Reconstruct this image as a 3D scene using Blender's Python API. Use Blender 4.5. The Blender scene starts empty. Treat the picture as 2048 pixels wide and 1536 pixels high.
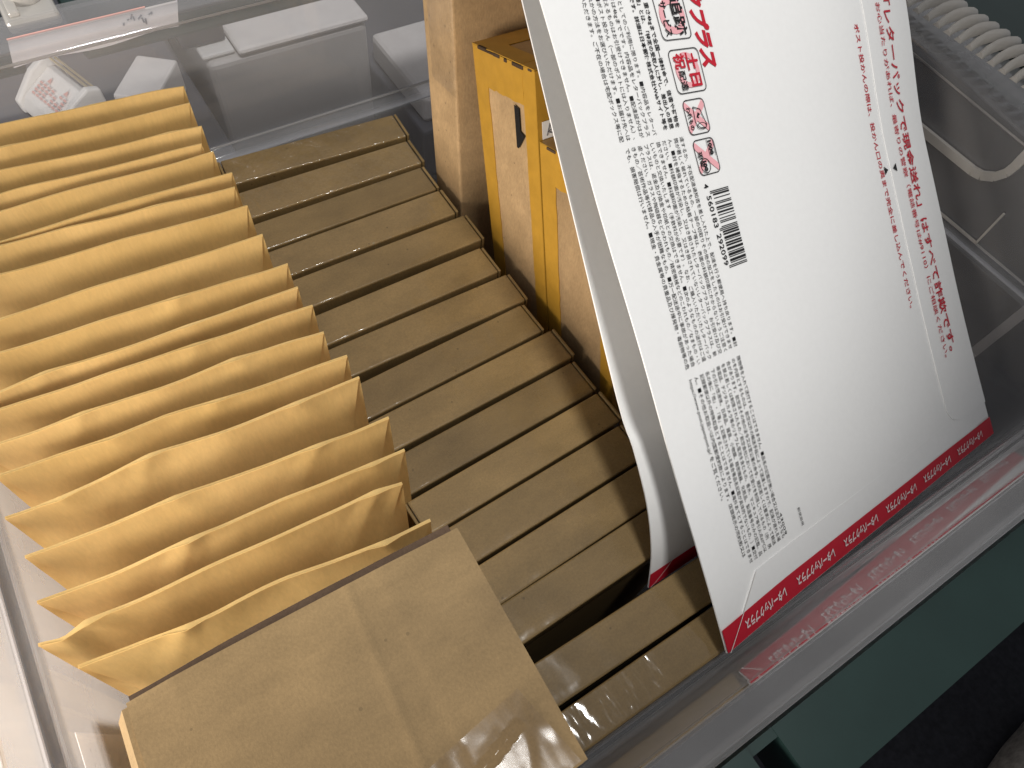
import bpy, bmesh, math, random
from mathutils import Vector, Matrix, noise

scene = bpy.context.scene
# ------------------------------------------------------------------ camera, world, lights, exposure
S = 0.335                 # camera height above the box tops, metres (all place coordinates are given in this unit)
Z0 = 0.60 * S + 0.004     # height of the box tops above the floor

def P(x, y, z=0.0):
    return Vector((x * S, y * S, z * S + Z0))

cam_d = bpy.data.cameras.new('camera')
cam = bpy.data.objects.new('camera', cam_d)
scene.collection.objects.link(cam)
R = ((0.84221417, -0.53276597, 0.0826784), (-0.41967814, -0.74410526, -0.51978614), (0.33844579, 0.40307293, -0.85028622))
right, up, back = Vector(R[0]), -Vector(R[1]), -Vector(R[2])
loc = P(0, 0, 1)
cam.matrix_world = Matrix(((right.x, up.x, back.x, loc.x), (right.y, up.y, back.y, loc.y), (right.z, up.z, back.z, loc.z), (0, 0, 0, 1)))
cam_d.sensor_width = 36
cam_d.lens = 1430 / 2048 * 36
cam_d.clip_start = 0.01
cam_d.clip_end = 50
scene.camera = cam

world = bpy.data.worlds.new('World')
scene.world = world
world.use_nodes = True
bg = world.node_tree.nodes['Background']
bg.inputs[0].default_value = (0.96, 0.97, 1.0, 1)
bg.inputs[1].default_value = 0.30

def area(name, loc, target, size, size_y, power, col):
    d = bpy.data.lights.new(name, 'AREA')
    d.shape = 'RECTANGLE'; d.size = size; d.size_y = size_y; d.energy = power; d.color = col
    o = bpy.data.objects.new(name, d)
    scene.collection.objects.link(o)
    o.location = loc
    o.rotation_euler = (target - loc).to_track_quat('-Z', 'Y').to_euler()
    return o

sp = bpy.data.lights.new('overhead_shade_spot', 'SPOT')
sp.energy = 40; sp.color = (1.0, 0.98, 0.95); sp.shadow_soft_size = 0.085
sp.spot_size = math.radians(36); sp.spot_blend = 0.50  # cone edge shaped to stand in for the camera holder's shadow
spo = bpy.data.objects.new('overhead_shade_spot', sp)
scene.collection.objects.link(spo)
spo.location = P(0.38, -0.05, 3.6)
spo.rotation_euler = (P(0.40, 0.96, 0) - spo.location).to_track_quat('-Z', 'Y').to_euler()
area('room_lamp', P(-2.1, -0.55, 0.95), P(-0.2, 0.55, 0.0), 0.30, 0.25, 3.6, (1.0, 0.93, 0.84))
area('side_lamp', P(-1.05, 0.22, 0.42), P(-0.3, 0.42, -0.05), 0.12, 0.12, 2.8, (1.0, 0.91, 0.82))

scene.view_settings.view_transform = 'Standard'
scene.view_settings.look = 'None'
scene.view_settings.exposure = 0.0
scene.view_settings.gamma = 1.0
scene.view_settings.use_curve_mapping = False
scene.cycles.max_bounces = 10
scene.cycles.transparent_max_bounces = 32
scene.cycles.transmission_bounces = 8
scene.cycles.caustics_reflective = False
scene.cycles.caustics_refractive = False
scene.cycles.use_denoising = True

random.seed(7)

# ------------------------------------------------------------------ materials
class NT:
    def __init__(self, name):
        self.m = bpy.data.materials.new(name)
        self.m.use_nodes = True
        self.t = self.m.node_tree
        self.t.nodes.clear()
        self.out = self.n('ShaderNodeOutputMaterial')
    def n(self, kind, **kw):
        nd = self.t.nodes.new(kind)
        for k, v in kw.items():
            setattr(nd, k, v)
        return nd
    def l(self, a, b):
        self.t.links.new(a, b)
    def coords(self, scale=1.0, stretch=(1, 1, 1)):
        tc = self.n('ShaderNodeTexCoord')
        oi = self.n('ShaderNodeObjectInfo')
        mul = self.n('ShaderNodeMath', operation='MULTIPLY'); mul.inputs[1].default_value = 37.0
        self.l(oi.outputs['Random'], mul.inputs[0])
        ad = self.n('ShaderNodeVectorMath', operation='ADD')
        self.l(tc.outputs['Object'], ad.inputs[0]); self.l(mul.outputs[0], ad.inputs[1])
        mp = self.n('ShaderNodeMapping')
        mp.inputs['Scale'].default_value = tuple(scale * s for s in stretch)
        self.l(ad.outputs[0], mp.inputs[0])
        return mp.outputs[0]
    def noise(self, vec, scale, detail=4, rough=0.55):
        nd = self.n('ShaderNodeTexNoise')
        nd.inputs['Scale'].default_value = scale; nd.inputs['Detail'].default_value = detail; nd.inputs['Roughness'].default_value = rough
        self.l(vec, nd.inputs['Vector'])
        return nd.outputs[0]
    def ramp(self, fac, a, b, p0=0.3, p1=0.7):
        r = self.n('ShaderNodeValToRGB')
        r.color_ramp.elements[0].position = p0; r.color_ramp.elements[1].position = p1
        r.color_ramp.elements[0].color = (*a, 1); r.color_ramp.elements[1].color = (*b, 1)
        self.l(fac, r.inputs[0])
        return r.outputs[0]
    def mixc(self, fac, a, b, mode='MIX'):
        mx = self.n('ShaderNodeMix', data_type='RGBA', blend_type=mode)
        for sock, v in ((mx.inputs[0], fac), (mx.inputs[6], a), (mx.inputs[7], b)):
            if isinstance(v, (int, float)): sock.default_value = v
            elif isinstance(v, tuple): sock.default_value = (*v, 1)
            else: self.l(v, sock)
        return mx.outputs[2]
    def bump(self, h, strength, dist):
        b = self.n('ShaderNodeBump'); b.inputs['Strength'].default_value = strength; b.inputs['Distance'].default_value = dist
        self.l(h, b.inputs['Height'])
        return b.outputs[0]

def board(name, base, fleck=1.0, rough=0.62, spec=0.25, vary=0.14):
    k = NT(name)
    v = k.coords()
    big = k.noise(v, 14, 3)
    c0 = tuple(x * (1 - vary) for x in base); c1 = tuple(min(1, x * (1 + vary)) for x in base)
    col = k.ramp(big, c0, c1)
    oi = k.n('ShaderNodeObjectInfo')
    mr = k.n('ShaderNodeMapRange'); mr.inputs[3].default_value = 0.86; mr.inputs[4].default_value = 1.14
    k.l(oi.outputs['Random'], mr.inputs[0])
    cmb = k.n('ShaderNodeCombineColor')
    for q_ in range(3): k.l(mr.outputs[0], cmb.inputs[q_])
    col = k.mixc(1.0, col, cmb.outputs[0], 'MULTIPLY')
    mid_ = k.noise(k.coords(1, (0.5, 1, 1)), 60, 5, 0.65)
    col = k.mixc(0.5, col, k.ramp(mid_, (0.72, 0.70, 0.68), (1.22, 1.20, 1.18), 0.35, 0.7), 'MULTIPLY')
    fib = k.noise(k.coords(1, (1, 1, 0.35)), 950, 3, 0.7)
    col = k.mixc(0.30 * fleck, col, k.ramp(fib, (0.35, 0.3, 0.25), (1.35, 1.3, 1.25), 0.25, 0.75), 'MULTIPLY')
    vo = k.n('ShaderNodeTexVoronoi'); vo.inputs['Scale'].default_value = 130
    k.l(v, vo.inputs['Vector'])
    rnd = k.n('ShaderNodeMath', operation='GREATER_THAN'); rnd.inputs[1].default_value = 0.80
    sep = k.n('ShaderNodeSeparateColor'); k.l(vo.outputs['Color'], sep.inputs[0]); k.l(sep.outputs[0], rnd.inputs[0])
    near = k.n('ShaderNodeMath', operation='LESS_THAN'); near.inputs[1].default_value = 0.085; k.l(vo.outputs['Distance'], near.inputs[0])
    both = k.n('ShaderNodeMath', operation='MULTIPLY'); k.l(rnd.outputs[0], both.inputs[0]); k.l(near.outputs[0], both.inputs[1])
    f2 = k.n('ShaderNodeMath', operation='MULTIPLY'); k.l(both.outputs[0], f2.inputs[0]); f2.inputs[1].default_value = 0.6 * fleck
    col = k.mixc(f2.outputs[0], col, tuple(x * 0.35 for x in base))
    b = k.n('ShaderNodeBsdfPrincipled')
    k.l(col, b.inputs['Base Color'])
    b.inputs['Roughness'].default_value = rough; b.inputs['Specular IOR Level'].default_value = spec
    k.l(k.bump(fib, 0.18, 0.0004), b.inputs['Normal'])
    k.l(b.outputs[0], k.out.inputs[0])
    return k.m

def plain(name, base, rough=0.5, spec=0.4, metallic=0.0, vary=0.06, scale=60, bump=0.0):
    k = NT(name)
    nz = k.noise(k.coords(), scale, 4)
    b = k.n('ShaderNodeBsdfPrincipled')
    k.l(k.ramp(nz, tuple(x * (1 - vary) for x in base), tuple(min(1, x * (1 + vary)) for x in base)), b.inputs['Base Color'])
    b.inputs['Roughness'].default_value = rough; b.inputs['Specular IOR Level'].default_value = spec; b.inputs['Metallic'].default_value = metallic
    if bump: k.l(k.bump(nz, bump, 0.001), b.inputs['Normal'])
    k.l(b.outputs[0], k.out.inputs[0])
    return k.m

def mailer_paper(name):
    k = NT(name)
    v = k.coords()
    big = k.noise(k.coords(1, (1, 1, 1)), 16, 3)
    col = k.ramp(big, (0.71, 0.505, 0.190), (0.84, 0.630, 0.270), 0.3, 0.7)
    fib = k.noise(k.coords(1, (1, 1, 0.2)), 700, 3, 0.7)
    col = k.mixc(0.16, col, k.ramp(fib, (0.5, 0.45, 0.4), (1.25, 1.22, 1.2), 0.25, 0.75), 'MULTIPLY')
    soft = k.noise(k.coords(1, (1, 1, 0.6)), 38, 3, 0.5)
    nrm = k.n('ShaderNodeBump'); nrm.inputs['Strength'].default_value = 0.22; nrm.inputs['Distance'].default_value = 0.0035
    k.l(soft, nrm.inputs['Height'])
    b = k.n('ShaderNodeBsdfPrincipled')
    k.l(col, b.inputs['Base Color']); b.inputs['Roughness'].default_value = 0.58; b.inputs['Specular IOR Level'].default_value = 0.22
    k.l(nrm.outputs[0], b.inputs['Normal'])
    tr = k.n('ShaderNodeBsdfTranslucent')
    k.l(k.mixc(1.0, col, (1.0, 0.89, 0.68), 'MULTIPLY'), tr.inputs[0])
    mx = k.n('ShaderNodeMixShader'); mx.inputs[0].default_value = 0.42
    k.l(b.outputs[0], mx.inputs[1]); k.l(tr.outputs[0], mx.inputs[2])
    k.l(mx.outputs[0], k.out.inputs[0])
    return k.m

def clear_plastic(name, haze=0.12, tint=(0.93, 0.93, 0.95), rough=0.05, wrinkle=0.0, wscale=120, f0=0.045, film=(0.8, 0.79, 0.78)):
    k = NT(name)
    lw = k.n('ShaderNodeLayerWeight'); lw.inputs[0].default_value = 0.5
    pw = k.n('ShaderNodeMath', operation='POWER'); pw.inputs[1].default_value = 4.6
    k.l(lw.outputs['Facing'], pw.inputs[0])
    ma = k.n('ShaderNodeMath', operation='MULTIPLY_ADD'); ma.inputs[1].default_value = 0.9; ma.inputs[2].default_value = f0
    k.l(pw.outputs[0], ma.inputs[0])
    tp = k.n('ShaderNodeBsdfTransparent'); tp.inputs[0].default_value = (*tint, 1)
    df = k.n('ShaderNodeBsdfDiffuse'); df.inputs[0].default_value = (*film, 1)
    tl = k.n('ShaderNodeBsdfTranslucent'); tl.inputs[0].default_value = (*film, 1)
    m0 = k.n('ShaderNodeMixShader'); m0.inputs[0].default_value = 0.5
    k.l(df.outputs[0], m0.inputs[1]); k.l(tl.outputs[0], m0.inputs[2])
    nz = k.noise(k.coords(), 22, 4)
    hz = k.n('ShaderNodeMapRange'); hz.inputs[3].default_value = haze * 0.7; hz.inputs[4].default_value = haze * 1.3
    k.l(nz, hz.inputs[0])
    inv = k.n('ShaderNodeMath', operation='SUBTRACT'); inv.inputs[0].default_value = 1.12; k.l(lw.outputs['Facing'], inv.inputs[1])
    dv = k.n('ShaderNodeMath', operation='DIVIDE', use_clamp=True); k.l(hz.outputs[0], dv.inputs[0]); k.l(inv.outputs[0], dv.inputs[1])
    m1 = k.n('ShaderNodeMixShader'); k.l(dv.outputs[0], m1.inputs[0])
    k.l(tp.outputs[0], m1.inputs[1]); k.l(m0.outputs[0], m1.inputs[2])
    gl = k.n('ShaderNodeBsdfGlossy'); gl.inputs['Roughness'].default_value = rough; gl.inputs[0].default_value = (1, 1, 1, 1)
    if wrinkle:
        wn = k.noise(k.coords(1, (1, 0.45, 1)), wscale, 3, 0.6)
        bp = k.bump(wn, wrinkle, 0.003)
        k.l(bp, gl.inputs['Normal'])
    m2 = k.n('ShaderNodeMixShader'); k.l(ma.outputs[0], m2.inputs[0])
    k.l(m1.outputs[0], m2.inputs[1]); k.l(gl.outputs[0], m2.inputs[2])
    k.l(m2.outputs[0], k.out.inputs[0])
    return k.m

M = {}
M['kraft'] = board('kraft_board', (0.232, 0.158, 0.066))
M['kraft_front'] = board('kraft_corrugated', (0.275, 0.190, 0.090), 0.75)
M['kraft_tall'] = board('kraft_tall_board', (0.42, 0.29, 0.155), 1.0)
M['kraft_edge_gap'] = board('board_edge_and_gap_shade', (0.085, 0.058, 0.040), 1.0, 0.85, 0.1)  # worn board edges, also the shade painted into the carton's gap
M['mailer'] = mailer_paper('golden_kraft_paper')
M['plastic'] = clear_plastic('clear_polypropylene', 0.17)
M['milky'] = clear_plastic('milky_moulding', 0.55, rough=0.16, film=(0.80, 0.77, 0.72))
M['film'] = clear_plastic('clear_tape_film', 0.0, (0.97, 0.97, 0.968), 0.13, 0.12, 45, 0.03)
M['film_shiny'] = clear_plastic('wrinkled_tape_film', 0.0, (0.985, 0.984, 0.98), 0.10, 0.40, 70, 0.04)
M['film_wrinkled'] = clear_plastic('crumpled_tape_film', 0.0, (0.97, 0.968, 0.965), 0.10, 1.0, 110, 0.05)
M['film_carton'] = clear_plastic('carton_tape_film', 0.0, (0.93, 0.915, 0.90), 0.10, 0.07, 40, 0.012)
M['tape'] = plain('ochre_packing_tape', (0.46, 0.25, 0.032), 0.38, 0.45, vary=0.08, scale=120, bump=0.15)
M['paper'] = plain('coated_white_card', (0.83, 0.83, 0.82), 0.42, 0.3, vary=0.012, scale=300)
M['paper_side'] = plain('white_card_edge', (0.80, 0.77, 0.74), 0.7, 0.2, vary=0.02)
M['red'] = plain('red_print', (0.50, 0.014, 0.032), 0.4, 0.3, vary=0.02)
M['pink'] = plain('pink_print', (0.80, 0.40, 0.43), 0.45, 0.3, vary=0.02)
M['black'] = plain('black_print', (0.012, 0.012, 0.013), 0.5, 0.3, vary=0.05)
M['whiteink'] = plain('pale_print', (0.78, 0.66, 0.66), 0.5, 0.3, vary=0.02)
M['pale_red'] = plain('faded_red_print', (0.70, 0.40, 0.36), 0.6, 0.2, vary=0.05)
M['pencil'] = plain('pencil_marks', (0.16, 0.16, 0.18), 0.7, 0.2)
M['green'] = plain('dark_green_plastic', (0.018, 0.042, 0.038), 0.42, 0.4, vary=0.12, scale=30, bump=0.05)
M['carpet'] = plain('black_floor_covering', (0.013, 0.014, 0.018), 0.95, 0.1, vary=0.25, scale=240, bump=0.15)
M['slate'] = plain('slate_grey_plastic', (0.115, 0.118, 0.135), 0.55, 0.35, vary=0.08, scale=20)
M['slate_dark'] = plain('dark_slate_case', (0.045, 0.047, 0.058), 0.5, 0.35, vary=0.08, scale=20)
M['white'] = plain('white_plastic', (0.78, 0.77, 0.74), 0.4, 0.4, vary=0.03)
M['whitecard'] = plain('white_carton', (0.80, 0.77, 0.74), 0.7, 0.2, vary=0.05)
M['greybag'] = plain('grey_translucent_box', (0.50, 0.485, 0.465), 0.45, 0.4, vary=0.06, scale=12)
M['brass'] = plain('brass_rod', (0.95, 0.78, 0.45), 0.22, 0.5, 1.0)
M['greycard'] = plain('grey_card', (0.62, 0.60, 0.58), 0.6, 0.25, vary=0.03)
M['greyfab'] = plain('grey_fabric', (0.17, 0.16, 0.15), 0.9, 0.1, vary=0.3, scale=200, bump=0.5)

# ------------------------------------------------------------------ building helpers
def tag(o, label=None, cat=None, group=None, kind=None):
    if label: o['label'] = label
    if cat: o['category'] = cat
    if group: o['group'] = group
    if kind: o['kind'] = kind
    return o

def thing(name, loc, label, cat, group=None):
    o = bpy.data.objects.new(name, None)
    o.empty_display_size = 0.02
    scene.collection.objects.link(o)
    o.location = loc
    return tag(o, label, cat, group)

def mesh(name, verts, faces, mat, parent=None, smooth=False, origin=None, bevel=0.0, solid=0.0, seg=2, mats=None, midx=None):
    """verts are world points; the object sits at its parent's place (or at origin)"""
    base = Vector((0, 0, 0))
    p = parent
    while p is not None:
        base += p.location; p = p.parent
    o_loc = origin - base if origin is not None else Vector((0, 0, 0))
    off = base + o_loc
    me = bpy.data.meshes.new(name)
    me.from_pydata([tuple(Vector(v) - off) for v in verts], [], faces)
    me.materials.append(mat)
    for m in (mats or []): me.materials.append(m)
    if midx:
        for f, i in zip(me.polygons, midx): f.material_index = i
    bm = bmesh.new(); bm.from_mesh(me)
    bmesh.ops.recalc_face_normals(bm, faces=bm.faces[:])
    if bevel:
        bmesh.ops.bevel(bm, geom=bm.edges[:], offset=bevel, segments=seg, affect='EDGES', clamp_overlap=True, profile=0.5)
    bm.to_mesh(me); bm.free()
    if smooth:
        for f in me.polygons: f.use_smooth = True
        me.set_sharp_from_angle(angle=math.radians(38))
    o = bpy.data.objects.new(name, me)
    scene.collection.objects.link(o)
    o.parent = parent
    o.location = o_loc
    if solid:
        md = o.modifiers.new('wall_thickness', 'SOLIDIFY'); md.thickness = solid; md.offset = 0
    if bevel and not smooth:
        pass
    return o

def frame_box(o, ax, ay, az, x0, x1, y0, y1, z0, z1):
    """eight corners of a box in a frame (o; ax, ay, az)"""
    v = [o + ax * x + ay * y + az * z for z in (z0, z1) for y in (y0, y1) for x in (x0, x1)]
    f = [(0, 2, 3, 1), (4, 5, 7, 6), (0, 1, 5, 4), (2, 6, 7, 3), (0, 4, 6, 2), (1, 3, 7, 5)]
    return v, f

def join(parts):
    V, F = [], []
    for v, f in parts:
        b = len(V); V += list(v); F += [tuple(i + b for i in q) for q in f]
    return V, F

EX, EY, EZ = Vector((1, 0, 0)), Vector((0, 1, 0)), Vector((0, 0, 1))

def wbox(x0, x1, y0, y1, z0, z1):
    return frame_box(P(0, 0, 0), EX, EY, EZ, x0 * S, x1 * S, y0 * S, y1 * S, z0 * S, z1 * S)

def grid(fn, nu, nv):
    V = [fn(i / nu, j / nv) for j in range(nv + 1) for i in range(nu + 1)]
    F = [(j * (nu + 1) + i, j * (nu + 1) + i + 1, (j + 1) * (nu + 1) + i + 1, (j + 1) * (nu + 1) + i) for j in range(nv) for i in range(nu)]
    return V, F

def slab(fn_top, fn_bot, nu, nv):
    """closed sheet with thickness between two surfaces"""
    V1, F1 = grid(fn_top, nu, nv); V2, F2 = grid(fn_bot, nu, nv)
    n = len(V1); V = V1 + V2
    F = F1 + [tuple(reversed([i + n for i in f])) for f in F2]
    w = nu + 1
    for i in range(nu):
        F.append((i + 1, i, i + n, i + 1 + n)); a = nv * w + i; F.append((a, a + 1, a + 1 + n, a + n))
    for j in range(nv):
        a = j * w; F.append((a, a + w, a + w + n, a + n)); b = j * w + nu; F.append((b + w, b, b + n, b + w + n))
    return V, F

def tube(a, b, r, n=10):
    d = (b - a).normalized(); q = d.orthogonal().normalized(); w = d.cross(q)
    V = [c + q * (r * math.cos(2 * math.pi * i / n)) + w * (r * math.sin(2 * math.pi * i / n)) for c in (a, b) for i in range(n)]
    F = [(i, (i + 1) % n, n + (i + 1) % n, n + i) for i in range(n)] + [tuple(range(n - 1, -1, -1)), tuple(range(n, 2 * n))]
    return V, F

def sm(x):
    x = max(0.0, min(1.0, x)); return x * x * (3 - 2 * x)

# ------------------------------------------------------------------ floor
fl = mesh('floor', [Vector((-6, -6, 0)), Vector((6, -6, 0)), Vector((6, 6, 0)), Vector((-6, 6, 0))], [(0, 1, 2, 3)], M['carpet'])
tag(fl, kind='structure')

# ------------------------------------------------------------------ clear plastic bin
bin_t = thing('plastic_bin', P(0.53, 0.6, -0.60), 'large clear plastic storage bin with dark green rim holding boxes and mailers', 'storage bin')
XL, XR, YN, YF = -0.375, 1.43, -0.045, 1.252

def rrect(x0, x1, y0, y1, r, z, seg=10):
    pts = []
    for cx, cy, a0 in ((x1 - r, y1 - r, 0), (x0 + r, y1 - r, 90), (x0 + r, y0 + r, 180), (x1 - r, y0 + r, 270)):
        for i in range(seg + 1):
            a = math.radians(a0 + 90 * i / seg)
            y = cy + r * math.sin(a)
            zz = z - 0.062 * max(0.0, z) / 0.215 * (1 - max(0.0, min(1.0, y / 1.25)))
            pts.append(P(cx + r * math.cos(a), y, zz))
    return pts

def ring(offs, z, r):
    l, rr, n, f = offs
    return rrect(XL - l, XR + rr, YN - n, YF + f, r, z)

inl = (-0.02, -0.03, -0.011, -0.044)   # inset of the lower wall: left, right, near, far
def ins(k): return tuple(a + k for a in inl)
prof_low = [ring(ins(-0.012), -0.585, 0.05), ring(ins(-0.003), -0.575, 0.05), ring(ins(0), -0.045, 0.06), ring(tuple(a * 0.85 for a in inl), -0.033, 0.06)]
prof_ledge = [prof_low[-1], ring((-0.004, -0.004, -0.002, -0.005), -0.030, 0.07), ring((0.001, 0.001, 0.001, 0.001), -0.024, 0.07)]
prof_up = [prof_ledge[-1], ring((0.0096, 0.0107, 0.0136, 0.016), 0.10, 0.075), ring((0.018, 0.02, 0.0245, 0.03), 0.215, 0.08)]
prof_rim = [prof_up[-1], ring((0.022, 0.03, 0.028, 0.036), 0.235, 0.08), ring((0.045, 0.16, 0.052, 0.12), 0.240, 0.09), ring((0.055, 0.19, 0.064, 0.135), 0.225, 0.10), ring((0.058, 0.195, 0.068, 0.14), 0.17, 0.10)]
def loft(loops):
    n = len(loops[0]); V = [v for l in loops for v in l]
    F = [(k * n + i, k * n + (i + 1) % n, (k + 1) * n + (i + 1) % n, (k + 1) * n + i) for k in range(len(loops) - 1) for i in range(n)]
    return V, F
v, f = loft(prof_low)
f.append(tuple(range(len(prof_low[0]) - 1, -1, -1)))
mesh('lower_wall', v, f, M['plastic'], bin_t, True, solid=0.0018)
mesh('ledge', *loft(prof_ledge), M['plastic'], bin_t, True, solid=0.0018)
mesh('upper_wall', *loft(prof_up), M['plastic'], bin_t, False, solid=0.0018)
mesh('rim', *loft(prof_rim), M['plastic'], bin_t, True, solid=0.002)
# pale bead in place of the bright highlight where ledge and upper wall meet
def ringtube(offs, z, r, rad):
    pts = ring(offs, z, r); V, F = [], []; n = len(pts); m = 6
    for i, p in enumerate(pts):
        t = (pts[(i + 1) % n] - pts[i - 1]).normalized(); s = t.cross(EZ)
        for k in range(m):
            a = 2 * math.pi * k / m; V.append(p + s * (rad * math.cos(a)) + EZ * (rad * math.sin(a)))
    for i in range(n):
        for k in range(m): F.append((i * m + k, i * m + (k + 1) % m, ((i + 1) % n) * m + (k + 1) % m, ((i + 1) % n) * m + k))
    return V, F
mesh('bright_edge_bead', *ringtube((0, 0, 0, 0), -0.027, 0.07, 0.0007), M['milky'], bin_t, True)
mesh('bright_edge_bead', *ringtube((0.019, 0.021, 0.0255, 0.031), 0.217, 0.08, 0.0006), M['milky'], bin_t, True)
# ribs moulded on the right wall
def wallx(z): return 1.430 + 0.02 * (z + 0.03) / 0.245 - 0.006
def bar(y0, z0, y1, z1, w, d=0.008):
    a, b = Vector((0, y0, z0)), Vector((0, y1, z1)); t = (b - a).normalized(); s = Vector((0, -t.z, t.y)) * w
    q = [a - s, b - s, b + s, a + s]
    return [P(wallx(p.z) - dd, p.y, p.z) for dd in (0.0, d) for p in q], [(0, 1, 2, 3), (4, 7, 6, 5), (0, 4, 5, 1), (1, 5, 6, 2), (2, 6, 7, 3), (3, 7, 4, 0)]
pts = [(1.16, 0.098), (0.40, 0.088)] + [(0.40 - 0.055 * math.sin(math.radians(a)), 0.143 - 0.055 * math.cos(math.radians(a))) for a in (20, 45, 70, 90)] + [(0.343, 0.212)]
mesh('wall_rib', *join([bar(*pts[i], *pts[i + 1], 0.0085) for i in range(len(pts) - 1)]), M['milky'], bin_t, bevel=0)
mesh('wall_rib', *bar(0.150, -0.40, 0.138, -0.05, 0.010), M['milky'], bin_t)
mesh('wall_rib', *bar(0.10, -0.024, 0.10, 0.20, 0.006), M['milky'], bin_t)
# small grip ribs across the right flange
for i in range(24):
    y = 0.30 + i * 0.0265
    def rib(u, w, y=y):
        hgt = 0.022 * math.sin(math.pi * w) * (0.35 + 0.65 * math.sin(math.pi * min(1, u * 1.05)) ** 0.5)
        return P(1.470 + 0.118 * u, y + (w - 0.5) * 0.017 + 0.004 * math.sin(u * 5), 0.2405 + hgt)
    def ribb(u, w, y=y): return P(1.470 + 0.118 * u, y + (w - 0.5) * 0.017 + 0.004 * math.sin(u * 5), 0.2400)
    mesh('grip_rib', *slab(rib, ribb, 6, 4), M['milky'], bin_t, True)
# faint raised lettering panel on the right wall
mesh('raised_panel', *join([bar(0.30, -0.02, 0.30, 0.06, 0.002, 0.004), bar(0.30, -0.02, 0.44, -0.02, 0.002, 0.004)]), M['milky'], bin_t)
# dark green rim rails
HX0, HX1 = 0.313, 0.352
g = [wbox(-0.9, HX0, -0.199, -0.117, 0.06, 0.15), wbox(HX1, 1.95, -0.199, -0.117, 0.06, 0.15), wbox(HX0, HX1, -0.199, -0.186, 0.061, 0.149), wbox(HX0, HX1, -0.128, -0.117, 0.061, 0.149)]
mesh('handle_rail', *join(g), M['green'], bin_t)
mesh('latch_knob', *frame_box(P(0.300, -0.178, 0.15), EX, EY, EZ, -0.020, 0.0, -0.006, 0.010, 0, 0.005), M['green'], bin_t, bevel=0.002, seg=3)
mesh('handle_rail', *wbox(1.630, 1.95, -0.115, 1.36, 0.12, 0.215), M['green'], bin_t, bevel=0.003)
mesh('handle_rail', *wbox(0.036, 1.95, 1.394, 1.50, 0.12, 0.225), M['green'], bin_t, bevel=0.003)
mesh('handle_rail', *wbox(-0.9, -0.061, 1.402, 1.50, 0.12, 0.225), M['green'], bin_t, bevel=0.003)
la = mesh('latch', *join([wbox(-0.055, 0.028, 1.345, 1.46, 0.225, 0.247)]), M['milky'], bin_t, bevel=0.002)
mesh('latch_boss', *tube(P(-0.010, 1.405, 0.247), P(-0.010, 1.405, 0.262), 0.009, 16), M['milky'], la, bevel=0.0008)
mesh('latch_rib', *wbox(-0.045, -0.028, 1.355, 1.40, 0.2472, 0.256), M['milky'], la, bevel=0.001)
# paper label on the far wall
def yw(z): return YF + 0.014 + 0.03 * (z + 0.024) / 0.24 + 0.006
def lab(u, w): return P(-0.075 + 0.275 * u + 0.012 * (1 - w), yw(0.205 - 0.0 * u) + 0.016 - 0.003 * w, 0.236 - 0.044 * w + 0.003 * math.sin(u * 9) * w)
pl = mesh('paper_label', *slab(lab, lambda u, w: lab(u, w) + Vector((0, 0.0004, 0)), 14, 3), M['whitecard'], bin_t, True)
def stroke(pts, w=0.0005, nrm=Vector((0, -1, 0))):
    V, F = [], []
    for a, b in zip(pts[:-1], pts[1:]):
        t = (b - a).normalized(); s = t.cross(nrm).normalized() * w; k = len(V)
        V += [a - s, b - s, b + s, a + s]; F.append((k, k + 1, k + 2, k + 3))
    return V, F
sc = []
for k in range(9):
    u = 0.66 + 0.022 * k; w = 0.25 + 0.2 * random.random()
    a = lab(u, w) - Vector((0, 0.0006, 0)); b = lab(u + random.uniform(-.01, .03), w + random.uniform(-.2, .25)) - Vector((0, 0.0006, 0))
    sc.append(stroke([a, b]))
mesh('label_marks', *join(sc), M['pencil'], pl)
mesh('label_edge', *stroke([lab(i / 10, 0.02) + Vector((0, -0.0005, 0.0012)) for i in range(9)], 0.0006), M['pale_red'], pl)
# receipt stuck outside the left wall
def rec(u, w): return P(-0.374 + 0.004 * w, 0.22 + 0.140 * u + 0.012 * w, -0.135 - 0.175 * w)
rc = mesh('paper_label', *slab(rec, lambda u, w: rec(u, w) - Vector((0.0004, 0, 0)), 2, 2), M['whitecard'], bin_t)
mk = []
for i in range(5):
    for j in range(7):
        a = rec(0.15 + 0.16 * i, 0.15 + 0.10 * j) + Vector((0.0006, 0, 0)); mk.append(stroke([a, a + Vector((0, 0.0009 + 0.0012 * random.random(), 0.0003))], 0.0005, Vector((1, 0, 0))))
mesh('label_marks', *join(mk), M['pencil'], rc)
# moulded handle recess on the left wall
lw = []
def lbar(y0, z0, y1, z1, w=0.004, d=0.006):
    a, b = Vector((0, y0, z0)), Vector((0, y1, z1)); t = (b - a).normalized(); s = Vector((0, -t.z, t.y)) * w
    q = [a - s, b - s, b + s, a + s]; X = lambda z: XL - 0.009 * (z + .03) / 0.13
    return [P(X(p.z) + dd, p.y, p.z) for dd in (0.001, d) for p in q], [(0, 1, 2, 3), (4, 7, 6, 5), (0, 4, 5, 1), (1, 5, 6, 2), (2, 6, 7, 3), (3, 7, 4, 0)]
mesh('wall_rib', *join([lbar(1.0, 0.035, 0.50, 0.035), lbar(0.50, 0.035, 0.44, 0.05), lbar(0.44, 0.05, 0.42, 0.09), lbar(0.42, 0.09, 0.42, 0.20)]), M['milky'], bin_t)
mesh('wall_rib', *lbar(0.40, 0.075, -0.02, 0.075), M['milky'], bin_t)

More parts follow.
